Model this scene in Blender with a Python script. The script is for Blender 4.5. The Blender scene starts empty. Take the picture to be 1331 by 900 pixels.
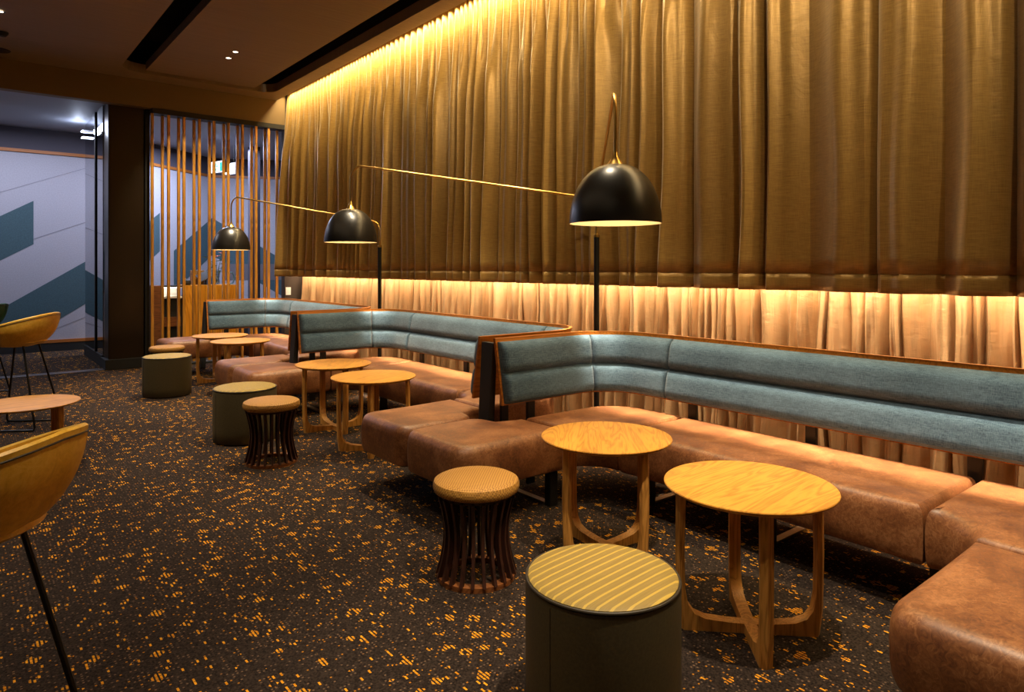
import bpy, bmesh, math, random
from mathutils import Vector, Matrix
from math import sin, cos, pi, radians as R
random.seed(7)
C = bpy.context.scene.collection

# ------------------------------------------------------------------ helpers
def lin(h):
    h = h.lstrip('#'); out = []
    for i in (0, 2, 4):
        c = int(h[i:i+2], 16)/255
        out.append(c/12.92 if c <= .04045 else ((c+.055)/1.055)**2.4)
    return (*out, 1)

def obj(name, bm, m, parent=None, smooth=True, norm=True):
    me = bpy.data.meshes.new(name)
    if norm: bmesh.ops.recalc_face_normals(bm, faces=bm.faces)
    bm.to_mesh(me); bm.free()
    for x in (m if isinstance(m, (list, tuple)) else [m]): me.materials.append(x)
    if smooth:
        me.polygons.foreach_set('use_smooth', [True]*len(me.polygons))
        try: me.set_sharp_from_angle(angle=R(38))
        except Exception: pass
    o = bpy.data.objects.new(name, me); C.objects.link(o)
    if parent: o.parent = parent
    return o

def thing(name, label, cat, loc=(0,0,0), rz=0, group=None):
    o = bpy.data.objects.new(name, None); C.objects.link(o); o.empty_display_size = .1
    o.location = loc; o.rotation_euler = (0, 0, rz)
    return tag(o, label, cat, group)

def tag(o, label, cat, group=None):
    o['label'] = label; o['category'] = cat
    if group: o['group'] = group
    return o

def struct(o):
    o['kind'] = 'structure'; return o

def dup(root, loc, rz, label, group=None):
    def cp(o, par):
        c = o.copy(); C.objects.link(c); c.parent = par
        for ch in list(o.children): cp(ch, c)
        return c
    kids = list(root.children)
    r = root.copy(); C.objects.link(r); r.location = loc; r.rotation_euler = (0,0,rz); r['label'] = label
    if group: r['group'] = group
    for ch in kids: cp(ch, r)
    return r

def box(bm, x0, x1, y0, y1, z0, z1, bev=0, M=None, seg=2, mi=0):
    r = bmesh.ops.create_cube(bm, size=1)
    vs = r['verts']
    for v in vs:
        v.co = Vector((x0 + (v.co.x+.5)*(x1-x0), y0 + (v.co.y+.5)*(y1-y0), z0 + (v.co.z+.5)*(z1-z0)))
    fs = {f for v in vs for f in v.link_faces}
    for f in fs: f.material_index = mi
    if bev:
        es = {e for v in vs for e in v.link_edges}
        n0 = set(bm.verts) - set(vs)
        bmesh.ops.bevel(bm, geom=list(es), offset=bev, segments=seg, affect='EDGES', profile=.5)
        vs = [v for v in bm.verts if v not in n0]
    if M is not None: bmesh.ops.transform(bm, matrix=M, verts=vs)

def lathe(bm, prof, seg=48, c=(0,0,0), close=False):
    rings = []
    for r, z in prof:
        if r < 1e-6: rings.append([bm.verts.new((c[0], c[1], c[2]+z))])
        else: rings.append([bm.verts.new((c[0]+r*cos(2*pi*k/seg), c[1]+r*sin(2*pi*k/seg), c[2]+z)) for k in range(seg)])
    pairs = list(zip(rings[:-1], rings[1:]))
    if close: pairs.append((rings[-1], rings[0]))
    for a, b in pairs:
        for k in range(seg):
            l = (k+1) % seg
            if len(a) == 1 and len(b) == 1: continue
            if len(a) == 1: bm.faces.new((a[0], b[k], b[l]))
            elif len(b) == 1: bm.faces.new((a[k], a[l], b[0]))
            else: bm.faces.new((a[k], a[l], b[l], b[k]))

def tube(bm, pts, r, seg=10, cap=True, closed=False):
    pts = [Vector(p) for p in pts]; n = len(pts); rings = []
    rr = r if isinstance(r, (list, tuple)) else [r]*n
    up = None
    for i in range(n):
        a = pts[(i-1) % n] if (closed or i > 0) else pts[i]
        b = pts[(i+1) % n] if (closed or i < n-1) else pts[i]
        t = (b-a).normalized()
        if up is None:
            up = Vector((0,0,1)) if abs(t.z) < .9 else Vector((1,0,0))
        s = t.cross(up).normalized(); up = s.cross(t).normalized()
        rings.append([bm.verts.new(pts[i] + s*(rr[i]*cos(2*pi*k/seg)) + up*(rr[i]*sin(2*pi*k/seg))) for k in range(seg)])
    m = n if closed else n-1
    for i in range(m):
        a, b = rings[i], rings[(i+1) % n]
        for k in range(seg):
            bm.faces.new((a[k], a[(k+1) % seg], b[(k+1) % seg], b[k]))
    if cap and not closed:
        bm.faces.new(rings[0][::-1]); bm.faces.new(rings[-1])

def prism(bm, poly, z0, z1, mi=0):
    a = [bm.verts.new((p[0], p[1], z0)) for p in poly]; b = [bm.verts.new((p[0], p[1], z1)) for p in poly]
    fs = [bm.faces.new(a[::-1]), bm.faces.new(b)]
    n = len(poly)
    for i in range(n): fs.append(bm.faces.new((a[i], a[(i+1) % n], b[(i+1) % n], b[i])))
    for f in fs: f.material_index = mi

def grid(bm, rows, closed_u=False):
    vr = [[bm.verts.new(p) for p in row] for row in rows]
    for a, b in zip(vr[:-1], vr[1:]):
        n = len(a)
        for k in range(n if closed_u else n-1):
            l = (k+1) % n
            bm.faces.new((a[k], a[l], b[l], b[k]))
    return vr

def arc(cx, cy, r, a0, a1, n=8):
    return [(cx + r*cos(R(a0+(a1-a0)*i/n)), cy + r*sin(R(a0+(a1-a0)*i/n))) for i in range(n+1)]

# ------------------------------------------------------------------ materials
def mat(name, col, rough=.5, metal=0, spec=.5, emit=None, es=0):
    m = bpy.data.materials.new(name); m.use_nodes = True
    b = m.node_tree.nodes['Principled BSDF']
    b.inputs['Base Color'].default_value = col if len(col) == 4 else (*col, 1)
    b.inputs['Roughness'].default_value = rough; b.inputs['Metallic'].default_value = metal
    b.inputs['Specular IOR Level'].default_value = spec
    if emit: b.inputs['Emission Color'].default_value = emit if len(emit) == 4 else (*emit, 1); b.inputs['Emission Strength'].default_value = es
    return m

class NT:
    def __init__(s, m): s.t = m.node_tree; s.b = s.t.nodes['Principled BSDF']
    def n(s, typ, **kw):
        x = s.t.nodes.new(typ)
        for k, v in kw.items():
            if k.startswith('i_'):
                x.inputs[k[2:].replace('_', ' ')].default_value = v
            else: setattr(x, k, v)
        return x
    def l(s, a, b): s.t.links.new(a, b)
    def coord(s, scale=(1,1,1), rot=(0,0,0), kind='Object'):
        c = s.n('ShaderNodeTexCoord'); mp = s.n('ShaderNodeMapping')
        mp.inputs['Scale'].default_value = scale; mp.inputs['Rotation'].default_value = rot
        s.l(c.outputs[kind], mp.inputs['Vector']); return mp.outputs['Vector']
    def math(s, op, a, b=None, c=None):
        x = s.n('ShaderNodeMath', operation=op)
        for i, v in enumerate((a, b, c)):
            if v is None: continue
            if isinstance(v, (int, float)): x.inputs[i].default_value = v
            else: s.l(v, x.inputs[i])
        return x.outputs[0]
    def noise(s, vec, scale, detail=4, rough=.55, dist=0):
        x = s.n('ShaderNodeTexNoise'); x.inputs['Scale'].default_value = scale; x.inputs['Detail'].default_value = detail
        x.inputs['Roughness'].default_value = rough; x.inputs['Distortion'].default_value = dist
        s.l(vec, x.inputs['Vector']); return x.outputs['Fac']
    def ramp(s, fac, stops):
        x = s.n('ShaderNodeValToRGB'); e = x.color_ramp.elements
        while len(e) < len(stops): e.new(.5)
        for i, (p, c) in enumerate(stops): e[i].position = p; e[i].color = c if len(c) == 4 else (*c, 1)
        s.l(fac, x.inputs['Fac']); return x.outputs['Color']
    def mix(s, fac, a, b):
        x = s.n('ShaderNodeMix', data_type='RGBA')
        for sock, v in ((x.inputs['Factor'], fac), (x.inputs[6], a), (x.inputs[7], b)):
            if hasattr(v, 'links'): s.l(v, sock)
            elif isinstance(v, (int, float)): sock.default_value = v
            else: sock.default_value = v if len(v) == 4 else (*v, 1)
        return x.outputs[2]
    def bump(s, h, strength=.3, dist=.002):
        x = s.n('ShaderNodeBump'); x.inputs['Strength'].default_value = strength; x.inputs['Distance'].default_value = dist
        s.l(h, x.inputs['Height']); s.l(x.outputs['Normal'], s.b.inputs['Normal'])
    def color(s, c): s.l(c, s.b.inputs['Base Color'])

def wood(name, dark, light, scale=1, rough=.42, axis=0, spec=.4):
    m = mat(name, light, rough, spec=spec); t = NT(m)
    sc = [2.2*scale]*3; sc[axis] = .22*scale
    v = t.coord(tuple(sc))
    n1 = t.noise(v, 3.2, 3, .5, 1.6)
    rings = t.math('FRACT', t.math('MULTIPLY', n1, 9))
    rings = t.math('PINGPONG', rings, .5)
    sc2 = [60*scale]*3; sc2[axis] = 1.6*scale
    v2 = t.coord(tuple(sc2))
    n2 = t.noise(v2, 3, 3, .6)
    f = t.math('ADD', t.math('MULTIPLY', rings, .9), t.math('MULTIPLY', n2, .62))
    t.color(t.ramp(f, [(.22, dark), (.62, light), (1, tuple(min(1, c*1.12) for c in light[:3]))]))
    t.bump(n2, .12, .001)
    return m

M = {}
M['oak'] = wood('oak', lin('#a56d24'), lin('#d0943a'), 1.0, .4)
M['oak_leg'] = wood('oak_leg', lin('#9a6628'), lin('#c98f46'), 1.2, .45, axis=2)
M['ply'] = wood('plywood_shell', lin('#8a5014'), lin('#b87024'), .8, .4, axis=0)
M['ply_edge'] = mat('plywood_edge', lin('#b06a26'), .5)
M['screen_wood'] = wood('screen_wood', lin('#a06a20'), lin('#d69a40'), 1, .4, axis=2)
M['counter_wood'] = wood('counter_wood', lin('#c87a10'), lin('#eca028'), .7, .45, axis=2)
M['skirt_wood'] = mat('skirting_wood', lin('#a8642a'), .45)
M['black'] = mat('black_metal', (.012,.011,.010), .38, .3)
M['matte_black'] = mat('matte_black', (.010,.009,.008), .7)
M['steel'] = mat('brushed_steel', (.42,.38,.33), .35, 1)
M['brass'] = mat('brass', (.78,.50,.14), .28, 1)
M['shade'] = mat('lamp_shade_enamel', (.012,.010,.008), .33, .0, .7)
M['shade_in'] = mat('lamp_shade_cream', (.85,.76,.55), .5)
M['bulb'] = mat('bulb_glow', (1,.9,.7), .5, emit=(1,.72,.38), es=6)

def fabric(name, c1, c2, sx=1, rough=.9):
    m = mat(name, c2, rough, spec=.15); t = NT(m)
    a = t.noise(t.coord((24,24,330)), 1.0, 2, .6); b = t.noise(t.coord((330,330,30)), 1.0, 2, .6)
    f = t.math('ADD', t.math('MULTIPLY', a, .5), t.math('MULTIPLY', b, .5))
    big = t.noise(t.coord(), 2.5, 3)
    f2 = t.math('ADD', t.math('MULTIPLY', f, .75), t.math('MULTIPLY', big, .25))
    t.color(t.ramp(f2, [(.38, c1), (.60, c2)])); t.bump(f, .6, .002)
    m.node_tree.nodes['Principled BSDF'].inputs['Sheen Weight'].default_value = .15
    return m
M['blue'] = fabric('blue_upholstery', lin('#304556'), lin('#5f778c'))

def leather(name, dark, mid, light, rough=.42, sc=1):
    m = mat(name, mid, rough); t = NT(m)
    v = t.coord((1,1,1))
    n1 = t.noise(v, 4.5*sc, 6, .62, .4); n2 = t.noise(v, 38*sc, 6, .7, 1.8)
    f = t.math('ADD', t.math('MULTIPLY', n1, .5), t.math('MULTIPLY', n2, .5))
    c = t.ramp(f, [(.38, dark), (.50, mid), (.64, light)])
    vo = t.n('ShaderNodeTexVoronoi', feature='DISTANCE_TO_EDGE'); vo.inputs['Scale'].default_value = 26*sc
    wv = t.n('ShaderNodeVectorMath', operation='ADD'); t.l(v, wv.inputs[0])
    nn = t.n('ShaderNodeTexNoise'); nn.inputs['Scale'].default_value = 7; t.l(v, nn.inputs['Vector'])
    sc_ = t.n('ShaderNodeVectorMath', operation='SCALE'); sc_.inputs['Scale'].default_value = .35
    t.l(nn.outputs['Color'], sc_.inputs[0]); t.l(sc_.outputs[0], wv.inputs[1]); t.l(wv.outputs[0], vo.inputs['Vector'])
    cr = t.math('LESS_THAN', vo.outputs['Distance'], .018)
    cr = t.math('MULTIPLY', cr, t.math('MULTIPLY', t.math('GREATER_THAN', n1, .5), .5))
    t.color(t.mix(cr, c, light))
    t.l(t.math('ADD', t.math('MULTIPLY', n2, .25), rough-.12), t.b.inputs['Roughness'])
    t.bump(t.noise(v, 160, 3, .6), .12, .001)
    return m
M['leather'] = leather('brown_leather', lin('#5a3422'), lin('#80502f'), lin('#a5724c'))
M['yellow'] = leather('mustard_leather', lin('#d29c2c'), lin('#e6b440'), lin('#f0c860'), .42, .7)
M['green'] = leather('green_leather', lin('#123b34'), lin('#1c5347'), lin('#27685a'), .4, .7)
M['piping_brown'] = mat('piping_brown', lin('#6b3d24'), .5)
M['dark_piping'] = mat('dark_piping', (.03,.022,.014), .5)

def satin(name, c1, c2, rough, crease=0, wv=260):
    m = mat(name, c2, rough, spec=.5); t = NT(m)
    a = t.noise(t.coord((14,14,wv)), 1.0, 3, .6); b = t.noise(t.coord((420,420,12)), 1.0, 2, .5)
    f = t.math('ADD', t.math('MULTIPLY', a, .65), t.math('MULTIPLY', b, .35))
    t.color(t.ramp(f, [(.34, c1), (.66, c2)]) if not crease else t.ramp(t.noise(t.coord((5,5,1)), 1.0, 2), [(.3, c1), (.7, c2)]))
    t.b.inputs['Metallic'].default_value = .25
    h = f
    if crease:
        c = t.math('ADD', t.noise(t.coord((26,26,2.2)), 1.0, 2, .45, .3), t.math('MULTIPLY', t.noise(t.coord((14,14,26)), 1.0, 3, .55, .5), .35))
        h = t.math('ADD', t.math('MULTIPLY', f, .01), t.math('MULTIPLY', c, 1.0))
        t.bump(h, crease, .03)
    else:
        c = t.noise(t.coord((6,6,5)), 1.0, 4, .6, .8)
        h = t.math('ADD', t.math('MULTIPLY', f, .06), t.math('MULTIPLY', c, .8))
        t.bump(h, .25, .02)
    return m
M['curtain'] = satin('gold_brown_satin', lin('#8c6c38'), lin('#b28e4c'), .36)
M['curtain'].node_tree.nodes['Principled BSDF'].inputs['Sheen Weight'].default_value = .25
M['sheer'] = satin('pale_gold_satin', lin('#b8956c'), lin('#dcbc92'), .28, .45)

M['ceiling'] = mat('ceiling_brown', lin('#8c7860'), .7)
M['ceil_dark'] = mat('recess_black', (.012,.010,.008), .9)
M['beam'] = mat('beam_tan', lin('#705b3a'), .7)
M['wall_dark'] = mat('dark_wall', lin('#3a2f28'), .8)
M['pillar'] = mat('pillar_bronze', lin('#33271a'), .32, .4)
M['back_ceil'] = mat('foyer_ceiling', lin('#8f929c'), .6)
M['soffit'] = mat('soffit_grey', lin('#4a4650'), .8)
M['mural_pale'] = mat('mural_pale', lin('#aaa8b2'), .8)
M['mural_teal'] = mat('mural_teal', lin('#3f5962'), .8)
M['mural_grey'] = mat('mural_grey', lin('#6a6468'), .8)
M['mural_line'] = mat('mural_joint', lin('#85838c'), .8)
for k, s in (('mural_pale', .06), ('mural_teal', .1)):
    t = NT(M[k]); c = M[k].node_tree.nodes['Principled BSDF'].inputs['Base Color'].default_value[:]
    n = t.noise(t.coord((60,60,60)), 1, 3); t.color(t.ramp(n, [(.3, tuple(x*(1-s*2) for x in c[:3])), (.7, tuple(x*(1+s) for x in c[:3]))]))
t = NT(M['ceiling']); n = t.noise(t.coord((1.2,40,1)), 1, 3); t.color(t.ramp(n, [(.3, lin('#87735b')), (.7, lin('#917d64'))]))

def carpet():
    m = mat('carpet', (.02,.015,.012), .95, spec=.1); t = NT(m)
    co = t.n('ShaderNodeTexCoord'); sep = t.n('ShaderNodeSeparateXYZ')
    rot = t.n('ShaderNodeMapping'); rot.inputs['Rotation'].default_value = (0,0,R(0)); t.l(co.outputs['Object'], rot.inputs['Vector'])
    t.l(rot.outputs['Vector'], sep.inputs[0])
    X, Y = sep.outputs['X'], sep.outputs['Y']
    def cell(sx, sy, off=0):
        cx = t.math('FLOOR', t.math('DIVIDE', X, sx)); cy = t.math('FLOOR', t.math('DIVIDE', Y, sy))
        cb = t.n('ShaderNodeCombineXYZ'); t.l(cx, cb.inputs[0]); t.l(cy, cb.inputs[1]); cb.inputs[2].default_value = off
        w = t.n('ShaderNodeTexWhiteNoise', noise_dimensions='3D'); t.l(cb.outputs[0], w.inputs['Vector'])
        fx = t.math('ABSOLUTE', t.math('SUBTRACT', t.math('FRACT', t.math('DIVIDE', X, sx)), .5))
        fy = t.math('ABSOLUTE', t.math('SUBTRACT', t.math('FRACT', t.math('DIVIDE', Y, sy)), .5))
        return w.outputs['Value'], fx, fy
    # tuft grid: elongated loops
    r1, fx, fy = cell(.0135, .022)
    inside = t.math('MULTIPLY', t.math('LESS_THAN', fx, .27), t.math('LESS_THAN', fy, .44))
    vo = t.n('ShaderNodeTexVoronoi', feature='F1', distance='MANHATTAN'); vo.inputs['Scale'].default_value = 11.5; vo.inputs['Randomness'].default_value = .62
    t.l(rot.outputs['Vector'], vo.inputs['Vector'])
    n = t.noise(rot.outputs['Vector'], 16, 2)
    cl = t.math('ADD', vo.outputs['Distance'], t.math('MULTIPLY', t.math('SUBTRACT', n, .5), .35))
    inside_c = t.math('LESS_THAN', cl, .40)
    p = t.math('ADD', t.math('MULTIPLY', inside_c, .72), .03)
    hit = t.math('MULTIPLY', t.math('LESS_THAN', r1, p), inside)
    # sparse pale pin dots
    r2, gx, gy = cell(.015, .015, 5)
    dot = t.math('MULTIPLY', t.math('MULTIPLY', t.math('LESS_THAN', gx, .22), t.math('LESS_THAN', gy, .22)), t.math('LESS_THAN', r2, .24))
    r3, _, _ = cell(.006, .006, 9)
    base = t.ramp(r3, [(0, lin('#1a1412')), (1, lin('#382e29'))])
    c = t.mix(dot, base, t.ramp(r2, [(.0, lin('#b0741f')), (.06, lin('#a06a1f')), (.07, lin('#6f5846')), (.3, lin('#54463d'))]))
    oc = t.ramp(t.noise(rot.outputs['Vector'], 30, 2), [(.35, lin('#bd7a16')), (.65, lin('#eda628'))])
    t.color(t.mix(hit, c, oc))
    t.bump(t.math('ADD', r3, t.math('MULTIPLY', fx, .4)), .5, .003)
    return m
M['carpet'] = carpet()

def weave(name, c1, c2):
    m = mat(name, c1, .6); t = NT(m)
    v = t.coord((1,1,1)); ch = t.n('ShaderNodeTexChecker'); ch.inputs['Scale'].default_value = 130; t.l(v, ch.inputs['Vector'])
    t.color(t.mix(t.math('MULTIPLY', ch.outputs['Fac'], 1.0), c1, c2)); t.bump(ch.outputs['Fac'], .5, .002); return m
M['pad'] = weave('mustard_weave', lin('#b9873c'), lin('#8a5f22'))

def stripes():
    m = mat('olive_ribbed_fabric', lin('#a58a3c'), .55, spec=.4); t = NT(m)
    co = t.n('ShaderNodeTexCoord'); sep = t.n('ShaderNodeSeparateXYZ'); t.l(co.outputs['Object'], sep.inputs[0])
    f = t.math('FRACT', t.math('MULTIPLY', sep.outputs['X'], 31)); s = t.math('LESS_THAN', f, .24)
    fine = t.math('FRACT', t.math('MULTIPLY', sep.outputs['X'], 310))
    n = t.noise(t.coord((200,6,6)), 1, 3)
    base = t.ramp(n, [(.3, lin('#846f38')), (.7, lin('#937c40'))])
    t.color(t.mix(s, base, lin('#b89a42')))
    t.bump(t.math('ADD', t.math('MULTIPLY', fine, .3), s), .35, .002); return m
M['olive_top'] = stripes()
M['olive_side'] = mat('olive_vinyl', lin('#4c4430'), .5); t = NT(M['olive_side'])
n = t.noise(t.coord((120,120,120)), 1, 3); t.color(t.ramp(n, [(.3, lin('#453d2a')), (.7, lin('#524931'))])); t.bump(n, .15, .001)
M['slat_dark'] = wood('dark_slat_wood', lin('#1d0f0a'), lin('#3a2018'), 1, .4, axis=2)
M['slat_base'] = wood('slat_base_wood', lin('#5a3018'), lin('#85502a'), 1, .45)

def glass_mirror():
    m = mat('dark_glass', (.36,.37,.40), .03, 1.0); return m
M['glass'] = glass_mirror()
M['clear'] = mat('clear_glass', (.75,.85,.92), .03); M['clear'].node_tree.nodes['Principled BSDF'].inputs['Transmission Weight'].default_value = .95
M['white'] = mat('white_plastic', (.8,.8,.8), .4)
M['light_trim'] = mat('downlight_trim', (.05,.04,.035), .5)
M['light_lens'] = mat('downlight_lens', (1,1,1), .5, emit=(1,.82,.6), es=12)
M['exit_white'] = mat('exit_lit_white', (1,1,1), .5, emit=(.8,.86,1), es=1.5)
M['exit_green'] = mat('exit_lit_green', (.0,.4,.3), .5, emit=(.0,.55,.42), es=1.0)
M['led'] = mat('led_tube', (1,1,1), .5, emit=(.72,.82,1), es=4)
M['led_warm'] = mat('led_warm', (1,1,1), .5, emit=(1,.9,.65), es=5)
M['wicker'] = mat('cork_box', lin('#a88a6a'), .8); t = NT(M['wicker'])
sp = t.n('ShaderNodeTexBrick'); sp.inputs['Scale'].default_value = 14; sp.inputs['Color1'].default_value = lin('#a88a6a'); sp.inputs['Color2'].default_value = lin('#8f7152'); sp.inputs['Mortar'].default_value = lin('#5f4a36')
t.l(t.coord((1,1,1), (R(90),0,0)), sp.inputs['Vector']); t.color(sp.outputs['Color'])
M['leaf'] = mat('leaf_green', lin('#4e6b2c'), .5)
M['petal'] = mat('petal_pink', lin('#d98f8f'), .6)
M['threshold'] = mat('threshold_metal', (.6,.58,.62), .3, 1)
M['screen_glow'] = mat('tablet_black', (.02,.02,.022), .25)

# ------------------------------------------------------------------ setting
CEIL = 3.97; BEAM_Z = 3.60; YB = 10.48
bm = bmesh.new(); box(bm, -6, 7.5, -3.2, 15.6, -.1, 0); struct(obj('floor', bm, M['carpet'], smooth=False))
# main ceiling with a rounded recess opening, curtain pocket at the right
RX0, RX1, RY1 = 1.60, 3.60, 10.12
bm = bmesh.new()
op = [(RX0, -3.2)] + [(RX0, RY1-.28)] + arc(RX0+.28, RY1-.28, .28, 180, 90, 8)[1:] + arc(RX1-.22, RY1-.22, .22, 90, 0, 8) + [(RX1, -3.2)]
prism(bm, [(-6, -3.2)] + op[0:1] + op[1:10] + [(op[9][0], YB+.02), (-6, YB+.02)], CEIL, CEIL+.12)
prism(bm, [op[9]] + op[10:18+1] + [(3.80, RY1-.3) , (3.80, YB+.02), (op[9][0], YB+.02)], CEIL, CEIL+.12) if False else None
o2 = op[9:]            # along far edge, round corner, down the right side
prism(bm, o2 + [(3.80, -3.2), (3.80, YB+.02), (op[9][0], YB+.02)], CEIL, CEIL+.12)
struct(obj('ceiling', bm, M['ceiling'], smooth=False))
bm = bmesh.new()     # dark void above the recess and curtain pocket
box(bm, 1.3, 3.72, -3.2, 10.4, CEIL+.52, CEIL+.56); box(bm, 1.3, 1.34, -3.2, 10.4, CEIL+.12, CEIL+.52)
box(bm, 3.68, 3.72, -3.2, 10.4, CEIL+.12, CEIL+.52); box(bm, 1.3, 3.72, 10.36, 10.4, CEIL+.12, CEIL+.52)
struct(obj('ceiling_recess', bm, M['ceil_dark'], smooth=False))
bm = bmesh.new()
ra = [(1.88, -3.2), (1.88, 9.93), (3.28, 9.93), (3.28, -3.2)]
prism(bm, ra, CEIL-.005, CEIL+.10); struct(obj('ceiling_raft', bm, M['ceiling'], smooth=False))
bm = bmesh.new(); box(bm, 3.72, 4.45, -3.2, YB+.02, CEIL+.30, CEIL+.34); box(bm, 3.72, 3.80, -3.2, YB+.02, CEIL+.12, CEIL+.30)
struct(obj('ceiling_curtain_pocket', bm, M['ceiling'], smooth=False))
bm = bmesh.new(); box(bm, -6, 3.93, YB, YB+.14, BEAM_Z, CEIL+.1); struct(obj('ceiling_beam', bm, M['beam'], smooth=False))
bm = bmesh.new(); box(bm, -6, 7.5, YB+.14, 15.6, 3.66, 3.74); struct(obj('ceiling_foyer', bm, M['back_ceil'], smooth=False))
bm = bmesh.new(); box(bm, 4.30, 4.40, -3.2, 10.75, 0, 4.31); struct(obj('wall_right', bm, M['wall_dark'], smooth=False))
bm = bmesh.new(); box(bm, 3.93, 4.40, YB+.02, YB+.16, 0, 4.31); struct(obj('wall_return', bm, M['wall_dark'], smooth=False))
bm = bmesh.new(); box(bm, -6.1, -6, -3.2, 15.6, 0, 4.0); struct(obj('wall_left', bm, M['wall_dark'], smooth=False))
bm = bmesh.new(); box(bm, -6, 4.4, -3.3, -3.2, 0, 4.6); struct(obj('wall_front', bm, M['wall_dark'], smooth=False))
bm = bmesh.new(); box(bm, 7.4, 7.5, 10.6, 15.6, 0, 3.7); box(bm, 4.3, 7.5, 10.6, 10.7, 0, 3.7); struct(obj('wall_foyer_side', bm, M['wall_dark'], smooth=False))

# back wall with painted chevrons
pts = [(-6, 13.6), (2.35, 13.6), (4.08, 15.0), (7.5, 13.3)]
cum = [0]
for a, b in zip(pts[:-1], pts[1:]): cum.append(cum[-1] + math.dist(a, b))
def on_wall(u, z, off=0):
    for i in range(3):
        if u <= cum[i+1] + 1e-6 or i == 2:
            a, b = Vector(pts[i]), Vector(pts[i+1]); d = (b-a).normalized(); nrm = Vector((d.y, -d.x))
            p = a + d*(u-cum[i]) + nrm*off; return (p.x, p.y, z)
bm = bmesh.new()
def wq(poly, mi, off):
    f = bm.faces.new([bm.verts.new(on_wall(u, z, off)) for u, z in poly]); f.material_index = mi
for i in range(3):
    wq([(cum[i], .16), (cum[i+1], .16), (cum[i+1], 3.26), (cum[i], 3.26)], 0, 0)
def band(u0, u1, z0, s, h, mi=1, off=.003):
    wq([(u0, z0), (u1, z0+s*(u1-u0)), (u1, z0+s*(u1-u0)+h), (u0, z0+h)], mi, off)
U = 6.0    # u = X + 6 on the straight part
band(U-2.4, U+.93, -.28+.0, .62, .71) if False else None
band(U-1.2, U+.93, 1.77-.62*2.13, .62, .71)
band(U-.2, U+2.35, .76-.66*1.84, .66, .72)
band(U+2.352, U+3.05, .76+.66*.71, .66, .72)
band(U-4.6, U-1.5, .5, .62, .71)
uc = cum[2]
band(uc-1.15, uc-.002, 2.42-.78-.62*1.15, .62, .78); band(uc+.002, uc+1.5, 2.42-.78, -.62, .78)
band(uc+.2, uc+1.9, 1.12, 0.0, .34, 2, .006)
band(uc-1.4, uc-.002, -.2, .62, .75); band(uc+.002, uc+1.9, .16, .0, .35)
for z0, u0, u1 in ((2.62, U+.1, U+2.3), (2.05, U+.93, U+2.35), (.55, U+1.2, U+2.3)):
    band(u0, u1, z0-.2, .42, .008, 3, .004)
struct(obj('wall_back', bm, [M['mural_pale'], M['mural_teal'], M['mural_grey'], M['mural_line']], smooth=False, norm=False))
def wall_strip(name, z0, z1, t, m):
    b = bmesh.new()
    for i in range(3):
        a = [on_wall(cum[i]+1e-4, z, 0) for z in (z0, z1)]; 
        A, B = Vector(pts[i]), Vector(pts[i+1]); d = (B-A).normalized(); n = Vector((d.y, -d.x))*t
        prism(b, [(A.x, A.y), (B.x, B.y), (B.x+n.x, B.y+n.y), (A.x+n.x, A.y+n.y)], z0, z1)
    return struct(obj(name, b, m, smooth=False))
wall_strip('trim_1', 3.26, 3.31, .03, M['skirt_wood'])
wall_strip('trim_2', .14, .19, .025, M['skirt_wood'])
wall_strip('baseboard_back', 0, .14, .02, M['matte_black'])
wall_strip('trim_3', 3.31, 3.66, .02, M['soffit'])
bm = bmesh.new(); box(bm, -6, 1.55, 10.66, 10.72, 0, .006); box(bm, -6, 1.55, 10.78, 10.81, 0, .006)
struct(obj('trim_4', bm, M['threshold'], smooth=False))

# pillar with dark glass side
pl = bmesh.new(); box(pl, 1.56, 2.00, 10.64, 11.0, .12, 3.66, .012); p = struct(obj('pillar', pl, M['pillar'], smooth=False))
b = bmesh.new(); box(b, 1.52, 2.03, 10.61, 11.03, 0, .14, .006); obj('plinth', b, M['matte_black'], p, smooth=False)
b = bmesh.new(); box(b, 2.0, 2.06, 10.60, 10.68, 0, 3.6, .004); obj('side_jamb', b, M['matte_black'], p, smooth=False)
b = bmesh.new(); box(b, 1.545, 1.56, 11.0, 12.72, .12, 3.66); g = struct(obj('window_1', b, M['glass'], smooth=False))
b = bmesh.new(); box(b, 1.53, 1.575, 11.58, 11.64, .1, 3.66); obj('mullion', b, M['matte_black'], g, smooth=False)
b = bmesh.new(); box(b, 1.53, 1.58, 11.03, 12.72, 0, .16); obj('bottom_rail', b, M['matte_black'], g, smooth=False)

# ------------------------------------------------------------------ slatted screen
scr = thing('slat_screen', 'tall open screen of upright timber slats between dark pillar and gold curtain', 'screen', (2.95, 10.56, 0))
b = bmesh.new(); box(b, -.89, .97, -.10, .10, 3.53, 3.60); obj('top_rail', b, M['matte_black'], scr, smooth=False)
b = bmesh.new(); box(b, -.89, .97, -.10, .10, 0, .03); obj('bottom_rail', b, M['matte_black'], scr, smooth=False)
rowA = [2.067, 2.275, 2.475, 2.68, 2.881, 3.082, 3.286, 3.487, 3.677]
rowB = [2.221, 2.432, 2.638, 2.849, 3.051, 3.251, 3.458, 3.66, 3.848]
sb = bmesh.new(); box(sb, -.018, .018, -.021, .021, .03, 3.53, .003); s0 = None
for row, y in ((rowA, -.065), (rowB, .055)):
    for x in row:
        if s0 is None: s0 = obj('slat', sb, M['screen_wood'], scr, smooth=False); s = s0
        else: s = s0.copy(); C.objects.link(s); s.parent = scr
        s.location = (x-2.95, y, 0)

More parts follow.
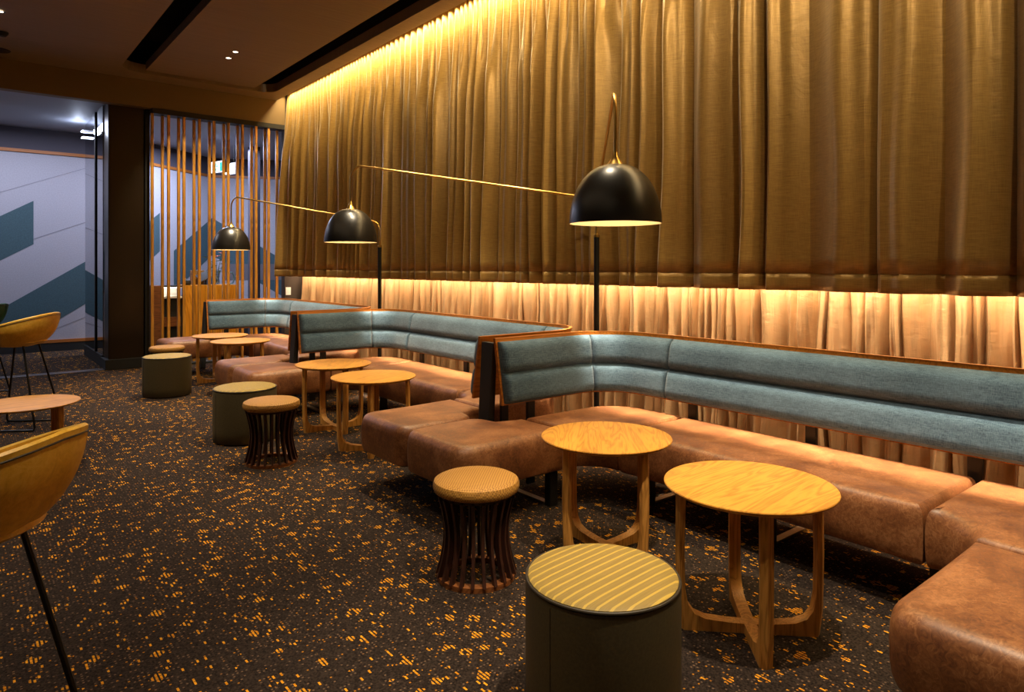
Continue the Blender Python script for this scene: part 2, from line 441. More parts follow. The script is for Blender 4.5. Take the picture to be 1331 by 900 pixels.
# ------------------------------------------------------------------ curtains
def fold_nodes(y0, y1, mean, jit, rnd, fixed=()):
    ys = list(fixed); y = (max(ys) if ys else y0)
    while y < y1:
        y += mean*(1 + jit*(rnd.random()*2-1)); ys.append(y)
    y = min(ys)
    while y > y0:
        y -= mean*(1 + jit*(rnd.random()*2-1)); ys.insert(0, y)
    return sorted(ys)
def curtain_rows(y0, y1, zs, X, nodes, amp, rnd, top_double=True, flare=0, per=16):
    ph = [(rnd.random(), .75+.5*rnd.random(), 1.0+.9*rnd.random(), rnd.random()) for _ in nodes]
    zt, zb = zs[0], zs[-1]; rows = []
    for z in zs:
        h = (zt-z)/(zt-zb); row = []
        for i in range(len(nodes)-1):
            a, c = nodes[i], nodes[i+1]; w = c-a
            for k in range(per):
                t0 = k/per; y = a + w*t0
                if y < y0 or y > y1: continue
                r_, am, sk, wob = ph[i]
                tt = t0**sk if i % 2 else 1-(1-t0)**sk
                big = abs(sin(pi*tt))**.75
                mid = .2*sin(2*pi*tt*1.5 + r_*6)*sin(pi*tt)
                dbl = abs(sin(2*pi*t0))**.8
                m = max(0, min(1, (h-.02)/.38)) if top_double else 1
                m = m*m*(3-2*m)
                f = (1-m)*dbl*.75 + m*(am*big + mid)
                sway = .035*sin(3.1*y + 1.3*h*2 + wob)*h*.5
                fl = flare*h*max(0, (y-(y1-.35))/.35)
                yy = y + .018*sin(9*h + r_*20)*h*sin(pi*t0)
                row.append((X - amp*f*(.8+.35*h) - sway - fl, yy, z))
        rows.append(row)
    return rows
rnd = random.Random(11)
zs = [4.16 - (4.16-1.36)*i/30 for i in range(31)]
nodes = fold_nodes(-1.4, 10.8, .20, .35, rnd, fixed=(1.05, 1.36, 1.69, 2.10, 2.37, 2.60, 2.95, 3.22))
rows = curtain_rows(-1.3, 10.46, zs, 4.04, nodes, .13, rnd, True, .20)
bm = bmesh.new(); grid(bm, rows)
cur = obj('curtain', bm, M['curtain']); tag(cur, 'long brown-gold pleated curtain hanging from the ceiling, stopping above the seats', 'curtain')
md = cur.modifiers.new('thick', 'SOLIDIFY'); md.thickness = .004
last = rows[-1]; hem = []
for i in range(4):
    z = 1.36 - .105*i/3 
    hem.append([(x - (.001 if i == 0 else .004), y, (1.372 if i == 0 else z)) for x, y, _ in last])
bm = bmesh.new(); grid(bm, hem); hm = obj('hem', bm, M['curtain'], cur); md = hm.modifiers.new('thick', 'SOLIDIFY'); md.thickness = .006
rnd = random.Random(5)
zs2 = [1.75 - 1.74*i/26 for i in range(27)]
nod2 = fold_nodes(-1.4, 10.6, .092, .6, rnd)
rows2 = curtain_rows(-1.3, 10.46, zs2, 4.24, nod2, .085, rnd, False, 0, 14)
rows2 = [[(x + .012*sin(31*y+7*z)*sin(5*z+3*y) + .022*sin(17*y+.25*z), y + .004*sin(6*z+23*y), z) for x, y, z in r] for r in rows2]
bm = bmesh.new(); grid(bm, rows2)
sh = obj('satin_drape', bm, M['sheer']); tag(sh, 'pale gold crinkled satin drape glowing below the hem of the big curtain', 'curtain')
md = sh.modifiers.new('thick', 'SOLIDIFY'); md.thickness = .003
b = bmesh.new(); box(b, 4.255, 4.275, -1.3, 10.46, 1.74, 1.77); obj('drape_rail', b, M['matte_black'], sh, smooth=False)

# ------------------------------------------------------------------ booths
P = 3.25; XF, XB, XT = 2.95, 3.57, 2.0
def offs(poly, w, d):
    n = len(poly); out = []
    for i in range(n):
        p0, p, p1 = Vector(poly[i-1]), Vector(poly[i]), Vector(poly[(i+1) % n])
        e0 = (p-p0).normalized(); e1 = (p1-p).normalized()
        n0, n1 = Vector((-e0.y, e0.x)), Vector((-e1.y, e1.x))
        nn = (n0+n1); nn = nn/ max(.35, (1 + n0.dot(n1))) 
        out.append(p + nn*(d*w[i]))
    return out
def cushion(poly, w, parent, flip=False):
    if flip:
        poly = [(x, P-y) for x, y in poly][::-1]; w = w[::-1]
    prof = [(.07,.212),(.03,.214),(.010,.224),(.002,.245),(-.003,.29),(-.004,.34),(-.001,.385),(.006,.415),(.018,.435),(.034,.446),(.052,.4515),(.075,.4535)]
    bm = bmesh.new(); rings = []
    for d, z in prof:
        rings.append([bm.verts.new((p.x, p.y, z)) for p in offs(poly, w, d)])
    n = len(poly)
    for a, b in zip(rings[:-1], rings[1:]):
        for k in range(n): bm.faces.new((a[k], a[(k+1) % n], b[(k+1) % n], b[k]))
    bm.faces.new(rings[0][::-1]); bm.faces.new(rings[-1])
    o = obj('seat_cushion', bm, M['leather'], parent)
    bm = bmesh.new(); tube(bm, [(p.x, p.y, .4475) for p in offs(poly, w, .05)], .0032, 6, closed=True)
    obj('piping', bm, M['piping_brown'], o)
    return o
def dense(poly, w, step=.06):
    out, ww = [], []
    n = len(poly)
    for i in range(n):
        a, b = Vector(poly[i]), Vector(poly[(i+1) % n]); L = (b-a).length; k = max(1, int(L/step))
        for j in range(k):
            t = j/k; p = a.lerp(b, t); out.append((p.x, p.y)); ww.append(w[i]*(1-t) + w[(i+1) % n]*t)
    return out, ww

booth = thing('booth_sofa', 'x', 'sofa', (0, .25, 0), 0, 'U-shaped leather booths along the curtain')
g = .004
# wing, listed counter-clockwise
pw = []; ww = []
def add(ps, w):
    for p in ps: pw.append(p); ww.append(w)
add(arc(XT+.09, .09+g, .09, 180, 262, 6), .8)
add([(2.3, g), (2.44, g)], .45)
add(arc(2.44, g+.11, .11, 270, 350, 5)[1:], .45)
add([(2.57, .165), (2.68, .20), (2.745, .205)], .6)
add([(2.745, .595)], .45)
add([(2.40, .6)], 1)
add(arc(XT+.12, .6-.12, .12, 95, 180, 7), 1)
wing, wingw = dense(pw, ww)
pc = [(2.755, .215)] + arc(XB-.30, .22+.30, .30, 270, 360, 9) + [(XB, .815)] + [(2.757+.193*cos(R(a)), .815-.215*sin(R(a))) for a in range(0, 91, 9)]
wc = [.4] + [.5]*10 + [.4] + [.5] + [1]*9 + [.5]
cor, corw = dense(pc, wc)
pb = [(XF, .825), (XB, .825), (XB, P-.825), (XF, P-.825)]
ben, benw = dense(pb, [.55, .5, .5, .55])
benw = [1.0 if (abs(x-XF) < 1e-4 and .9 < y < P-.9) else q for (x, y), q in zip(ben, benw)]
for fl in (False, True):
    cushion(wing, wingw, booth, fl); cushion(cor, corw, booth, fl)
cushion(ben, benw, booth)

# back path (plan), outward normal on the curtain side
RC = .30; WY = .165; XW = 2.62; XS = 3.575
path = []
Lw = XS-RC-XW
segs = []
def addp(x, y, nx, ny): path.append((x, y, nx, ny))
for i in range(13): addp(XW + Lw*i/12, WY, 0, -1)
for i in range(1, 13):
    a = R(-90 + 90*i/12); addp(XS-RC + RC*cos(a), WY+RC + RC*sin(a), cos(a), sin(a))
Lb = P-2*WY-2*RC
for i in range(1, 31): addp(XS, WY+RC + Lb*i/30, 1, 0)
for i in range(1, 13):
    a = R(90*i/12); addp(XS-RC + RC*cos(a), P-WY-RC + RC*sin(a), cos(a), sin(a))
for i in range(1, 13): addp(XS-RC - Lw*i/12, P-WY, 0, 1)
S = [0]
for a, b in zip(path[:-1], path[1:]): S.append(S[-1] + math.dist(a[:2], b[:2]))
def at_s(s):
    s = max(0, min(S[-1], s))
    for i in range(len(S)-1):
        if s <= S[i+1]+1e-9:
            t = (s-S[i])/(S[i+1]-S[i]); a, b = path[i], path[i+1]
            q = [a[k]+(b[k]-a[k])*t for k in range(4)]; l = math.hypot(q[2], q[3]); return q[0], q[1], q[2]/l, q[3]/l
Z0, Z1, LEAN = .535, .945, .075
def lean(z): return LEAN*(z-Z0)/(Z1-Z0)
def sweep(ss, prof):   # prof: list of (outward, z), closed loop
    bm = bmesh.new(); rings = []
    for s in ss:
        x, y, nx, ny = at_s(s); pr = prof(s) if callable(prof) else prof
        rings.append([bm.verts.new((x+nx*o, y+ny*o, z)) for o, z in pr])
    m = len(rings[0])
    for a, b in zip(rings[:-1], rings[1:]):
        for k in range(m): bm.faces.new((a[k], a[(k+1) % m], b[(k+1) % m], b[k]))
    bm.faces.new(rings[0][::-1]); bm.faces.new(rings[-1])
    return bm
shell = obj('backrest_shell', sweep(S, [(0, Z0), (lean(Z1), Z1), (lean(Z1)+.02, Z1), (.02, Z0)]), M['ply'], booth)
obj('edge_strip', sweep(S, [(lean(Z1)-.001, Z1-.003), (lean(Z1)-.001, Z1+.003), (lean(Z1)+.021, Z1+.003), (lean(Z1)+.021, Z1-.003)]), M['ply_edge'], shell)
def roll_profile(T):
    z0, z1, zm = Z0+.012, Z1-.02, .735
    out = []
    def half(a, b):
        n = 9
        for i in range(n+1):
            t = i/n; z = a+(b-a)*t
            d = T*(.50 + .50*(1-abs(2*t-1)**5))
            if (a == z0 and t == 0) or (b == z1 and t == 1): d = T*.4
            out.append((lean(z) - d, z))
    half(z0, zm); half(zm+.0005, z1)
    out.append((lean(z1)-.001, z1)); out.append((lean(z0)-.001, z0))
    return out
def cushion_section(s0, s1, r0=.03, r1=.03):
    n = max(10, int((s1-s0)/.05)); ss = []
    for i in range(6): ss.append(s0 + .035*(i/6)**1.0)
    for i in range(n+1): ss.append(s0+.035 + (s1-s0-.07)*i/n)
    for i in range(1, 7): ss.append(s1-.035 + .035*i/6)
    def pr(s):
        e = min(s-s0, s1-s); k = 1 if e >= .035 else .42 + .58*math.sqrt(max(0, 1-(1-e/.035)**2))
        return roll_profile(.068*k)
    return obj('backrest_cushion', sweep(ss, pr), M['blue'], booth)
arcL = RC*pi/2
c1 = Lw + .12; c2 = Lw + arcL + .22; T_ = S[-1]; c3 = c2-.14
for a, b in ((.012, c1), (c1, c3), (c3, T_-c2), (T_-c2, T_-c1), (T_-c1, T_-.012)): cushion_section(a+.0015, b-.0015)
# frames
for y in (.84, 1.61, 2.38):
    b = bmesh.new(); box(b, 3.58, 3.605, y-.03, y+.03, 0, .72, .003); pt = obj('back_post', b, M['black'], booth, smooth=False)
    b = bmesh.new(); box(b, 3.16, 3.60, y-.02, y+.02, 0, .012); obj('foot_bar', b, M['steel'], pt, smooth=False)
    b = bmesh.new(); box(b, 3.14, 3.19, y-.03, y+.03, 0, .215, .003); obj('leg', b, M['black'], booth, smooth=False)
for f in (0, 1):
    for x in (2.70,):
        q = (lambda y: P-y if f else y)
        y0, y1 = sorted((q(.12), q(.53)))
        b = bmesh.new(); box(b, x-.02, x+.02, y0, y1, 0, .012); fb = obj('foot_bar', b, M['steel'], booth, smooth=False)
        a = sorted((q(.50), q(.55))); b = bmesh.new(); box(b, x-.03, x+.03, a[0], a[1], 0, .215, .003); obj('leg', b, M['black'], booth, smooth=False)
        a = sorted((q(.125), q(.15))); b = bmesh.new(); box(b, 2.84, 2.90, a[0], a[1], 0, .74, .003); obj('back_post', b, M['black'], booth, smooth=False)
# tapered post that carries the pair of backs, on the far joint
b = bmesh.new()
prism(b, [(-.032, 0), (.032, 0), (.032, .05), (-.032, .05)], 0, .01)
lo = [b.verts.new((2.565+dx, P+dy, .012)) for dx, dy in ((0,-.045),(.06,-.045),(.06,.045),(0,.045))]
hi = [b.verts.new((2.625+dx, P+dy, .915)) for dx, dy in ((0,-.06),(.035,-.06),(.035,.06),(0,.06))]
for k in range(4): b.faces.new((lo[k], lo[(k+1) % 4], hi[(k+1) % 4], hi[k]))
b.faces.new(lo[::-1]); b.faces.new(hi)
bmesh.ops.translate(b, verts=[v for v in b.verts if abs(v.co.x) < .1], vec=(2.595, P-.02, 0))
obj('joint_post', b, M['matte_black'], booth, smooth=False)
booth['label'] = 'nearest U-shaped booth, brown leather seat with blue back, running out of the right edge'
dup(booth, (0, .25+P, 0), 0, 'middle U-shaped booth of brown leather and blue fabric, behind the nearest one')
dup(booth, (0, .25+2*P, 0), 0, 'farthest U-shaped booth with blue back, in front of the slatted screen')

# ------------------------------------------------------------------ tables
def make_table(label):
    t = thing('side_table', label, 'table', (0,0,0), 0, 'round oak side tables')
    b = bmesh.new(); lathe(b, [(0,.535),(.25,.535),(.30,.545),(.318,.556),(.320,.561),(.318,.5645),(.310,.5655),(0,.5655)], 72)
    obj('tabletop', b, M['oak'], t)
    side = [(.0,.0),(.262,.0),(.274,.10),(.278,.30),(.276,.536),(.240,.536),(.246,.30),(.243,.16),(.232,.098),(.208,.064),(.165,.047),(.08,.038),(0,.036)]
    for k in range(4):
        b = bmesh.new()
        a = [b.verts.new((x - (.014 if 1 <= i <= 4 else 0), -.023, z)) for i, (x, z) in enumerate(side)]
        m = [b.verts.new((x, 0, z)) for x, z in side]
        c = [b.verts.new((x - (.014 if 1 <= i <= 4 else 0), .023, z)) for i, (x, z) in enumerate(side)]
        n = len(side)
        for i in range(n):
            j = (i+1) % n
            b.faces.new((a[i], a[j], m[j], m[i])); b.faces.new((m[i], m[j], c[j], c[i]))
        b.faces.new(a[::-1]); b.faces.new(c)
        bmesh.ops.remove_doubles(b, verts=b.verts, dist=1e-6)
        bmesh.ops.rotate(b, verts=b.verts, cent=(0,0,0), matrix=Matrix.Rotation(R(45+90*k), 3, 'Z'))
        obj('leg', b, M['oak_leg'], t)
    b = bmesh.new(); lathe(b, [(0,.520),(.19,.520),(.2,.535),(0,.535)], 4); obj('top_plate', b, M['oak_leg'], t, smooth=False)
    return t
t0 = make_table('oak side table nearest the camera, right of the large olive drum')
t0.location = (2.36, 1.47, 0)
for loc, rz, lab in (((2.48, 2.33, 0), 42, 'oak side table under the nearest black lamp shade, shadow on its top'),
                     ((2.46, 4.73, 0), 13, 'oak side table in the middle booth, the nearer of its pair'),
                     ((2.51, 5.56, 0), 43, 'oak side table in the middle booth, the farther of its pair'),
                     ((2.47, 7.95, 0), 0, 'oak side table in the farthest booth, the nearer of its pair'),
                     ((2.47, 8.73, 0), 44, 'oak side table in the farthest booth, the farther of its pair')):
    dup(t0, loc, R(rz), lab)
tl = dup(t0, (.36, 5.83, 0), R(0), 'low oak table at the left edge between two mustard tub chairs'); tl.scale = (1.0, 1.0, .80)

# ------------------------------------------------------------------ slatted stools
def make_stool(label):
    t = thing('slatted_stool', label, 'stool', (0,0,0), 0, 'dark slatted stools with woven pads')
    b = bmesh.new(); lathe(b, [(0,.388),(.178,.388),(.190,.394),(.196,.408),(.196,.422),(.190,.438),(.172,.447),(.10,.452),(0,.453)], 56)
    obj('seat_pad', b, M['pad'], t)
    b = bmesh.new(); lathe(b, [(0,.372),(.166,.372),(.172,.388),(0,.388)], 48); obj('seat_ring', b, M['slat_dark'], t)
    b = bmesh.new(); lathe(b, [(.135,.0),(.178,.0),(.178,.022),(.135,.022)], 48, close=True); obj('base_ring', b, M['slat_base'], t)
    N = 22; s0 = None
    b = bmesh.new(); rows = []
    for i in range(13):
        h = i/12; z = .020 + (.376-.020)*h
        r = .136 + .034*abs(2*h-1.05)**1.8
        rows.append([b.verts.new((r+dx, dy, z)) for dx, dy in ((-.012,-.0068),(.012,-.0068),(.012,.0068),(-.012,.0068))])
    for a, c in zip(rows[:-1], rows[1:]):
        for k in range(4): b.faces.new((a[k], a[(k+1) % 4], c[(k+1) % 4], c[k]))
    b.faces.new(rows[0][::-1]); b.faces.new(rows[-1])
    for k in range(N):
        if s0 is None: s0 = s = obj('slat', b, M['slat_dark'], t)
        else: s = s0.copy(); C.objects.link(s); s.parent = t
        s.rotation_euler = (0, 0, 2*pi*k/N)
    return t
s0 = make_stool('dark slatted stool nearest the camera, left of the side table under the lamp')
s0.location = (1.82, 2.51, 0)
dup(s0, (1.735, 4.89, 0), R(7), 'dark slatted stool in front of a squat olive drum, beside the middle booth')
dup(s0, (1.93, 8.98, 0), R(3), 'dark slatted stool behind the farthest drum, next to the slatted screen')

# ------------------------------------------------------------------ drums
def make_drum(label):
    t = thing('drum_pouf', label, 'pouf', (0,0,0), R(0), 'olive drum poufs')
    b = bmesh.new(); lathe(b, [(0,.008),(.236,.008),(.242,.016),(.244,.1),(.244,.400),(.242,.412),(.232,.416),(0,.416)], 72); bd = obj('body', b, M['olive_side'], t)
    b = bmesh.new(); lathe(b, [(.0,.0),(.225,.0),(.225,.010),(0,.010)], 48); obj('base', b, M['matte_black'], t)
    b = bmesh.new(); lathe(b, [(0,.414),(.236,.414),(.236,.424),(.226,.430),(.17,.434),(0,.436)], 72); obj('top_pad', b, M['olive_top'], t)
    b = bmesh.new(); tube(b, [(.2405*cos(2*pi*k/64), .2405*sin(2*pi*k/64), .419) for k in range(64)], .0048, 8, closed=True); obj('piping', b, M['dark_piping'], t)
    b = bmesh.new(); box(b, -.0012, .0012, -.2452, -.2435, .02, .40); obj('side_seam', b, M['dark_piping'], t, smooth=False)
    return t
d0 = make_drum('large olive drum pouf in the foreground, cut by the lower edge')
d0.location = (1.585, 1.505, 0); d0.rotation_euler = (0,0,R(-85))
dup(d0, (1.80, 5.68, 0), R(-80), 'olive drum pouf half hidden by a slatted stool, beside the middle booth')
dup(d0, (1.76, 8.18, 0), R(-80), 'farthest olive drum pouf, near the dark pillar')

# ------------------------------------------------------------------ lamps
def lamp_arm(root, px, py, sx, sy, zp, pole_top):
    d = Vector((sx-px, sy-py)); L = d.length; d.normalize()
    za, zb = 1.92, 2.285
    def pt(t, z): return (d.x*t, d.y*t, z)
    P0 = [pt(0, pole_top-.02), pt(0, za-.10)]
    for i in range(1, 8):
        a = R(90*i/8); P0.append(pt(.10*(1-cos(a)), za-.10+.10*sin(a)+.012*i/8))
    P0.append(pt(.14, za+.022)); 
    rb = .12
    P0.append(pt(L-rb, zb-.006))
    for i in range(1, 9):
        a = R(90*i/8); P0.append(pt(L-rb+rb*sin(a), zb-rb+rb*cos(a)))
    P0.append(pt(L, 1.955))
    b = bmesh.new(); tube(b, P0, .0088, 10); arm = obj('arm', b, M['brass'], root)
    c = (d.x*L, d.y*L, 0)
    # dome shade
    Rr, z0, z1 = .228, 1.615, 1.912
    prof = []
    for i in range(19):
        a = (pi/2)*i/18; prof.append((Rr*cos(a)**.86 if i < 18 else 0, z0 + (z1-z0)*sin(a)))
    b = bmesh.new(); lathe(b, prof, 64, c); shd = obj('lamp_shade', b, M['shade'], root)
    b = bmesh.new(); prof2 = [(Rr, z0)] + [(max(0, r-.004) if i < 18 else 0, z-.004 + (.004 if i == 0 else 0)) for i, (r, z) in enumerate(prof)]
    lathe(b, prof2, 64, c); obj('shade_lining', b, M['shade_in'], shd)
    b = bmesh.new(); lathe(b, [(.045,1.905),(.030,1.925),(.016,1.945),(.012,1.972),(0,1.974)], 24, c); obj('shade_cap', b, M['brass'], shd)
    b = bmesh.new(); bmesh.ops.create_uvsphere(b, u_segments=16, v_segments=10, radius=.032); bmesh.ops.translate(b, verts=b.verts, vec=(c[0], c[1], 1.76)); obj('bulb', b, M['bulb'], shd)
    b = bmesh.new(); tube(b, [(c[0], c[1], 1.79), (c[0], c[1], 1.90)], .014, 10); obj('bulb_holder', b, M['brass'], shd)
    ld = bpy.data.lights.new('bulb_light', 'POINT'); ld.energy = BULB; ld.color = (1,.72,.40); ld.shadow_soft_size = .04
    lo_ = bpy.data.objects.new('bulb_light', ld); C.objects.link(lo_); lo_.location = (px+c[0], py+c[1], 1.71)
def make_lamp(label, px, py, heads):
    t = thing('floor_lamp', label, 'lamp', (px, py, 0), 0, 'black and brass arc floor lamps')
    b = bmesh.new(); lathe(b, [(0,0),(.13,0),(.13,.018),(.12,.024),(.03,.03),(0,.03)], 48); obj('base', b, M['black'], t)
    b = bmesh.new(); tube(b, [(0,0,.02),(0,0,1.64)], .021, 20); obj('pole', b, M['black'], t)
    b = bmesh.new(); lathe(b, [(.0225,1.625),(.0225,1.648),(.012,1.652),(.011,1.70),(0,1.70)], 20); obj('collar', b, M['brass'], t)
    for sx, sy in heads: lamp_arm(t, px, py, sx, sy, 0, 1.66)
    return t
BULB = 2.5
make_lamp('two-armed black and brass floor lamp behind the nearest booth', 3.77, 3.64, ((2.535, 2.32), (2.67, 5.56)))
make_lamp('single-armed black and brass floor lamp behind the middle booth, its shade before the slats', 3.77, 7.10, ((2.68, 9.0),))

# ------------------------------------------------------------------ tub chairs
def make_chair(label, m, loc, rz):
    t = thing('tub_chair', label, 'chair', loc, rz, None)
    zb = .70
    def rim(ph): return .79 + .205*(.5-.5*cos(ph))**.8        # ph = 0 front (+y), pi back
    def ro(ph): return .272 + .03*abs(sin(ph))
    def surf(u, ph, thick):
        e = sin(u*pi/2)**.72; r = (ro(ph)-thick)*e*(.98 + .02*u)
        z = zb + thick + (rim(ph)-zb-thick)*(1-cos(u*pi/2))**1.05
        lean_ = -.02*u*(.5-.5*cos(ph))
        return (r*sin(ph), r*cos(ph)+lean_, z)
    NU, NP = 14, 64; rows = []
    for i in range(1, NU+1): rows.append([surf(i/NU, 2*pi*k/NP, 0) for k in range(NP)])
    rows.append([tuple(Vector(surf(1, 2*pi*k/NP, .0085)) + Vector((0,0,.006))) for k in range(NP)])
    for i in range(NU, 0, -1): rows.append([surf(i/NU, 2*pi*k/NP, .017) for k in range(NP)])
    b = bmesh.new(); vr = grid(b, rows, True); b.faces.new(vr[0][::-1]); b.faces.new(vr[-1])
    obj('shell', b, m, t)
    b = bmesh.new(); tube(b, [tuple(Vector(surf(.965, 2*pi*k/NP, -.001))) for k in range(NP)], .0028, 6, closed=True); obj('piping', b, M['dark_piping'], t)
    b = bmesh.new(); lathe(b, [(0,.726),(.17,.726),(.205,.745),(.20,.765),(.15,.775),(0,.777)], 40); obj('seat_pad', b, m, t)
    for s in (-1, 1):
        pts_ = [(s*.11,.10,.715),(s*.20,.225,.03),(s*.203,.215,.010),(s*.203,.16,.008),(s*.203,-.18,.008),(s*.203,-.235,.010),(s*.20,-.245,.03),(s*.11,-.10,.715)]
        b = bmesh.new(); tube(b, pts_, .0085, 8); obj('sled_leg', b, M['black'], t)
    return t
nc = make_chair('mustard tub chair in the left foreground, cut by the frame', M['yellow'], (-.015, 2.255, 0), R(51)); nc.scale = (.97, .97, .98)
make_chair('mustard tub chair farther off at the left edge, behind the low table', M['yellow'], (.40, 7.36, 0), R(56))
make_chair('dark green tub chair glimpsed at the left edge against the mural', M['green'], (.115, 9.48, 0), R(55))

# ------------------------------------------------------------------ counter behind the screen
ct = thing('service_counter', 'timber service counter behind the slatted screen, seen through the gaps', 'counter', (2.97, 11.8, 0))
b = bmesh.new(); box(b, -.18, .62, 0, .03, 0, 1.10); obj('front_panel', b, M['counter_wood'], ct, smooth=False)
b = bmesh.new(); box(b, -.62, -.50, 0, .5, 0, 1.10); obj('end_panel', b, M['slat_base'], ct, smooth=False)
b = bmesh.new(); box(b, -.18, .62, .03, .5, 1.06, 1.10); obj('worktop', b, M['counter_wood'], ct, smooth=False)
b = bmesh.new(); box(b, -.50, -.18, .40, .44, .90, 1.075); obj('niche_back', b, M['white'], ct, smooth=False)
b = bmesh.new(); box(b, -.50, -.18, .03, .44, .90, .93); obj('niche_shelf', b, M['white'], ct, smooth=False)
b = bmesh.new(); box(b, -.50, -.18, .10, .44, 0, .90); obj('niche_base', b, M['matte_black'], ct, smooth=False)
b = bmesh.new(); box(b, -.50, -.18, .02, .44, 1.075, 1.10); obj('niche_top', b, M['matte_black'], ct, smooth=False)
b = bmesh.new(); box(b, -.48, -.20, .30, .33, 1.055, 1.074); obj('strip_light', b, M['led_warm'], ct, smooth=False)
b = bmesh.new(); box(b, -.46, -.22, .055, .10, .45, .60); obj('drawer_front', b, M['slat_base'], ct, smooth=False)
b = bmesh.new(); box(b, .58, .62, .03, .5, 0, 1.06); obj('side_panel', b, M['counter_wood'], ct, smooth=False)
b = bmesh.new(); box(b, -.1, .1, -.05, .05, 0, .24, .004); o = obj('menu_box', b, M['wicker'], smooth=False); o.location = (3.07, 12.15, 1.101)
tag(o, 'tan brick-patterned box standing on the service counter', 'box')
tb = thing('tablet_stand', 'black tilted tablet on a stand on the service counter, right of the tan box', 'tablet', (3.17, 12.0, 1.101))
b = bmesh.new(); box(b, -.14, .14, -.008, .008, -.09, .09, .004); o = obj('screen', b, M['screen_glow'], tb, smooth=False); o.location = (0,0,.16); o.rotation_euler = (R(-50), R(-26), 0)
b = bmesh.new(); tube(b, [(0,.02,0),(0,.02,.15)], .015, 10); lathe(b, [(0,0),(.06,0),(.06,.01),(0,.01)], 24, (0,.02,0)); obj('stand', b, M['screen_glow'], tb)
b = bmesh.new(); lathe(b, [(0,0),(.055,0),(.07,.03),(.06,.075),(.02,.10),(0,.10)], 28); o = obj('bell_dome', b, M['matte_black']); o.location = (2.86, 11.95, 1.101)
tag(o, 'small dark rounded object at the left of the service counter top', 'ornament')
vs = thing('flower_vase', 'glass vase of pink lilies with long green leaves on the service counter', 'vase', (3.37, 12.13, 1.101))
b = bmesh.new(); lathe(b, [(0,0),(.05,0),(.055,.01),(.045,.10),(.06,.24),(.056,.24),(.041,.10),(.048,.014),(0,.014)], 32); obj('vase', b, M['clear'], vs)
rf = random.Random(3)
b = bmesh.new(); lf = bmesh.new(); pe = bmesh.new()
for k in range(7):
    a = rf.random()*2*pi; sp = .06+.13*rf.random(); hh = .38+.22*rf.random()
    top = Vector((cos(a)*sp, sin(a)*sp, hh)); tube(b, [(0,0,.02), tuple(top*.5+Vector((0,0,.06))), tuple(top)], .004, 6)
    for j in range(3):
        q = top*(.45+.2*j); aa = a + rf.uniform(-1.5, 1.5); d = Vector((cos(aa), sin(aa), .3)); n = Vector((-sin(aa), cos(aa), 0))
        vsx = [lf.verts.new(q), lf.verts.new(q+d*.06+n*.016), lf.verts.new(q+d*.13-Vector((0,0,.02))), lf.verts.new(q+d*.06-n*.016)]; lf.faces.new(vsx)
    if k in (0, 2, 4, 5):
        for j in range(6):
            aa = j*pi/3; d = Vector((cos(aa), sin(aa), .55)); n = Vector((-sin(aa), cos(aa), 0)); q = top
            vsx = [pe.verts.new(q), pe.verts.new(q+d*.035+n*.014), pe.verts.new(q+d*.066+Vector((0,0,-.012))), pe.verts.new(q+d*.035-n*.014)]; pe.faces.new(vsx)
obj('stem', b, M['leaf'], vs)
for nm, bmx, m in (('leaves', lf, M['leaf']), ('petals', pe, M['petal'])):
    o = obj(nm, bmx, m, vs); md = o.modifiers.new('s', 'SOLIDIFY'); md.thickness = .002
b = bmesh.new(); tube(b, [(.05*cos(2*pi*k/32), 0, .11+.095*sin(2*pi*k/32)) for k in range(32)], .012, 8, closed=True); lathe(b, [(0,0),(.035,0),(.03,.012),(0,.014)], 20)
o = obj('ring_ornament', b, mat('blue_glass', lin('#5f86a8'), .15)); o.location = (3.53, 11.87, 1.101); tag(o, 'upright blue oval ring ornament at the right end of the counter top', 'ornament')

# foyer column, exit signs, foyer light
b = bmesh.new(); box(b, 4.22, 4.40, 13.0, 13.15, 0, 3.66, .004); struct(obj('column', b, M['soffit'], smooth=False))
def exit_sign(label, loc, rz, man):
    t = thing('exit_sign', label, 'sign', loc, rz, 'lit exit signs')
    b = bmesh.new(); box(b, -.19, .19, -.02, .02, 0, .20, .004); obj('housing', b, M['white'], t, smooth=False)
    b = bmesh.new(); box(b, -.18, .18, -.024, -.0205, .01, .19); f = obj('lit_face', b, M['exit_white'], t, smooth=False)
    b = bmesh.new(); tube(b, [(-.12,0,.2),(-.12,0,.50)], .006, 8); obj('hanger', b, M['matte_black'], t)
    b = bmesh.new(); tube(b, [(.12,0,.2),(.12,0,.50)], .006, 8); obj('hanger', b, M['matte_black'], t)
    if man:
        b = bmesh.new()
        y = -.026
        box(b, .055, .155, y-.001, y, .025, .175)          # doorway
        box(b, -.165, -.02, y-.001, y, .03, .17) if False else None
        bmesh.ops.create_circle(b, cap_ends=True, segments=16, radius=.017, matrix=Matrix.Translation((-.045, y, .155)) @ Matrix.Rotation(R(90), 4, 'X'))
        for pl_ in ([(-.05,.135),(-.08,.095)], [(-.055,.13),(-.02,.11),(.0,.125)], [(-.055,.132),(-.095,.12),(-.11,.095)], [(-.08,.095),(-.05,.07),(-.06,.03)], [(-.08,.095),(-.105,.07),(-.145,.065)]):
            tube(b, [(x, y, z) for x, z in pl_], .0085, 8)
        obj('running_man', b, M['exit_green'], f, smooth=False)
exit_sign('lit exit sign with a green running figure beyond the slats, left of two', (3.434, 12.2, 3.00), R(-70), True)
exit_sign('plain lit white sign box beyond the slats, right of the running figure sign', (3.67, 12.4, 3.01), R(-72), False)
lt = thing('linear_wall_light', 'small cool white tube light high on the dark glass partition', 'light', (1.50, 12.45, 3.50))
b = bmesh.new(); box(b, -.02, .045, -.08, .08, -.005, .02, .003); obj('housing', b, M['white'], lt, smooth=False)
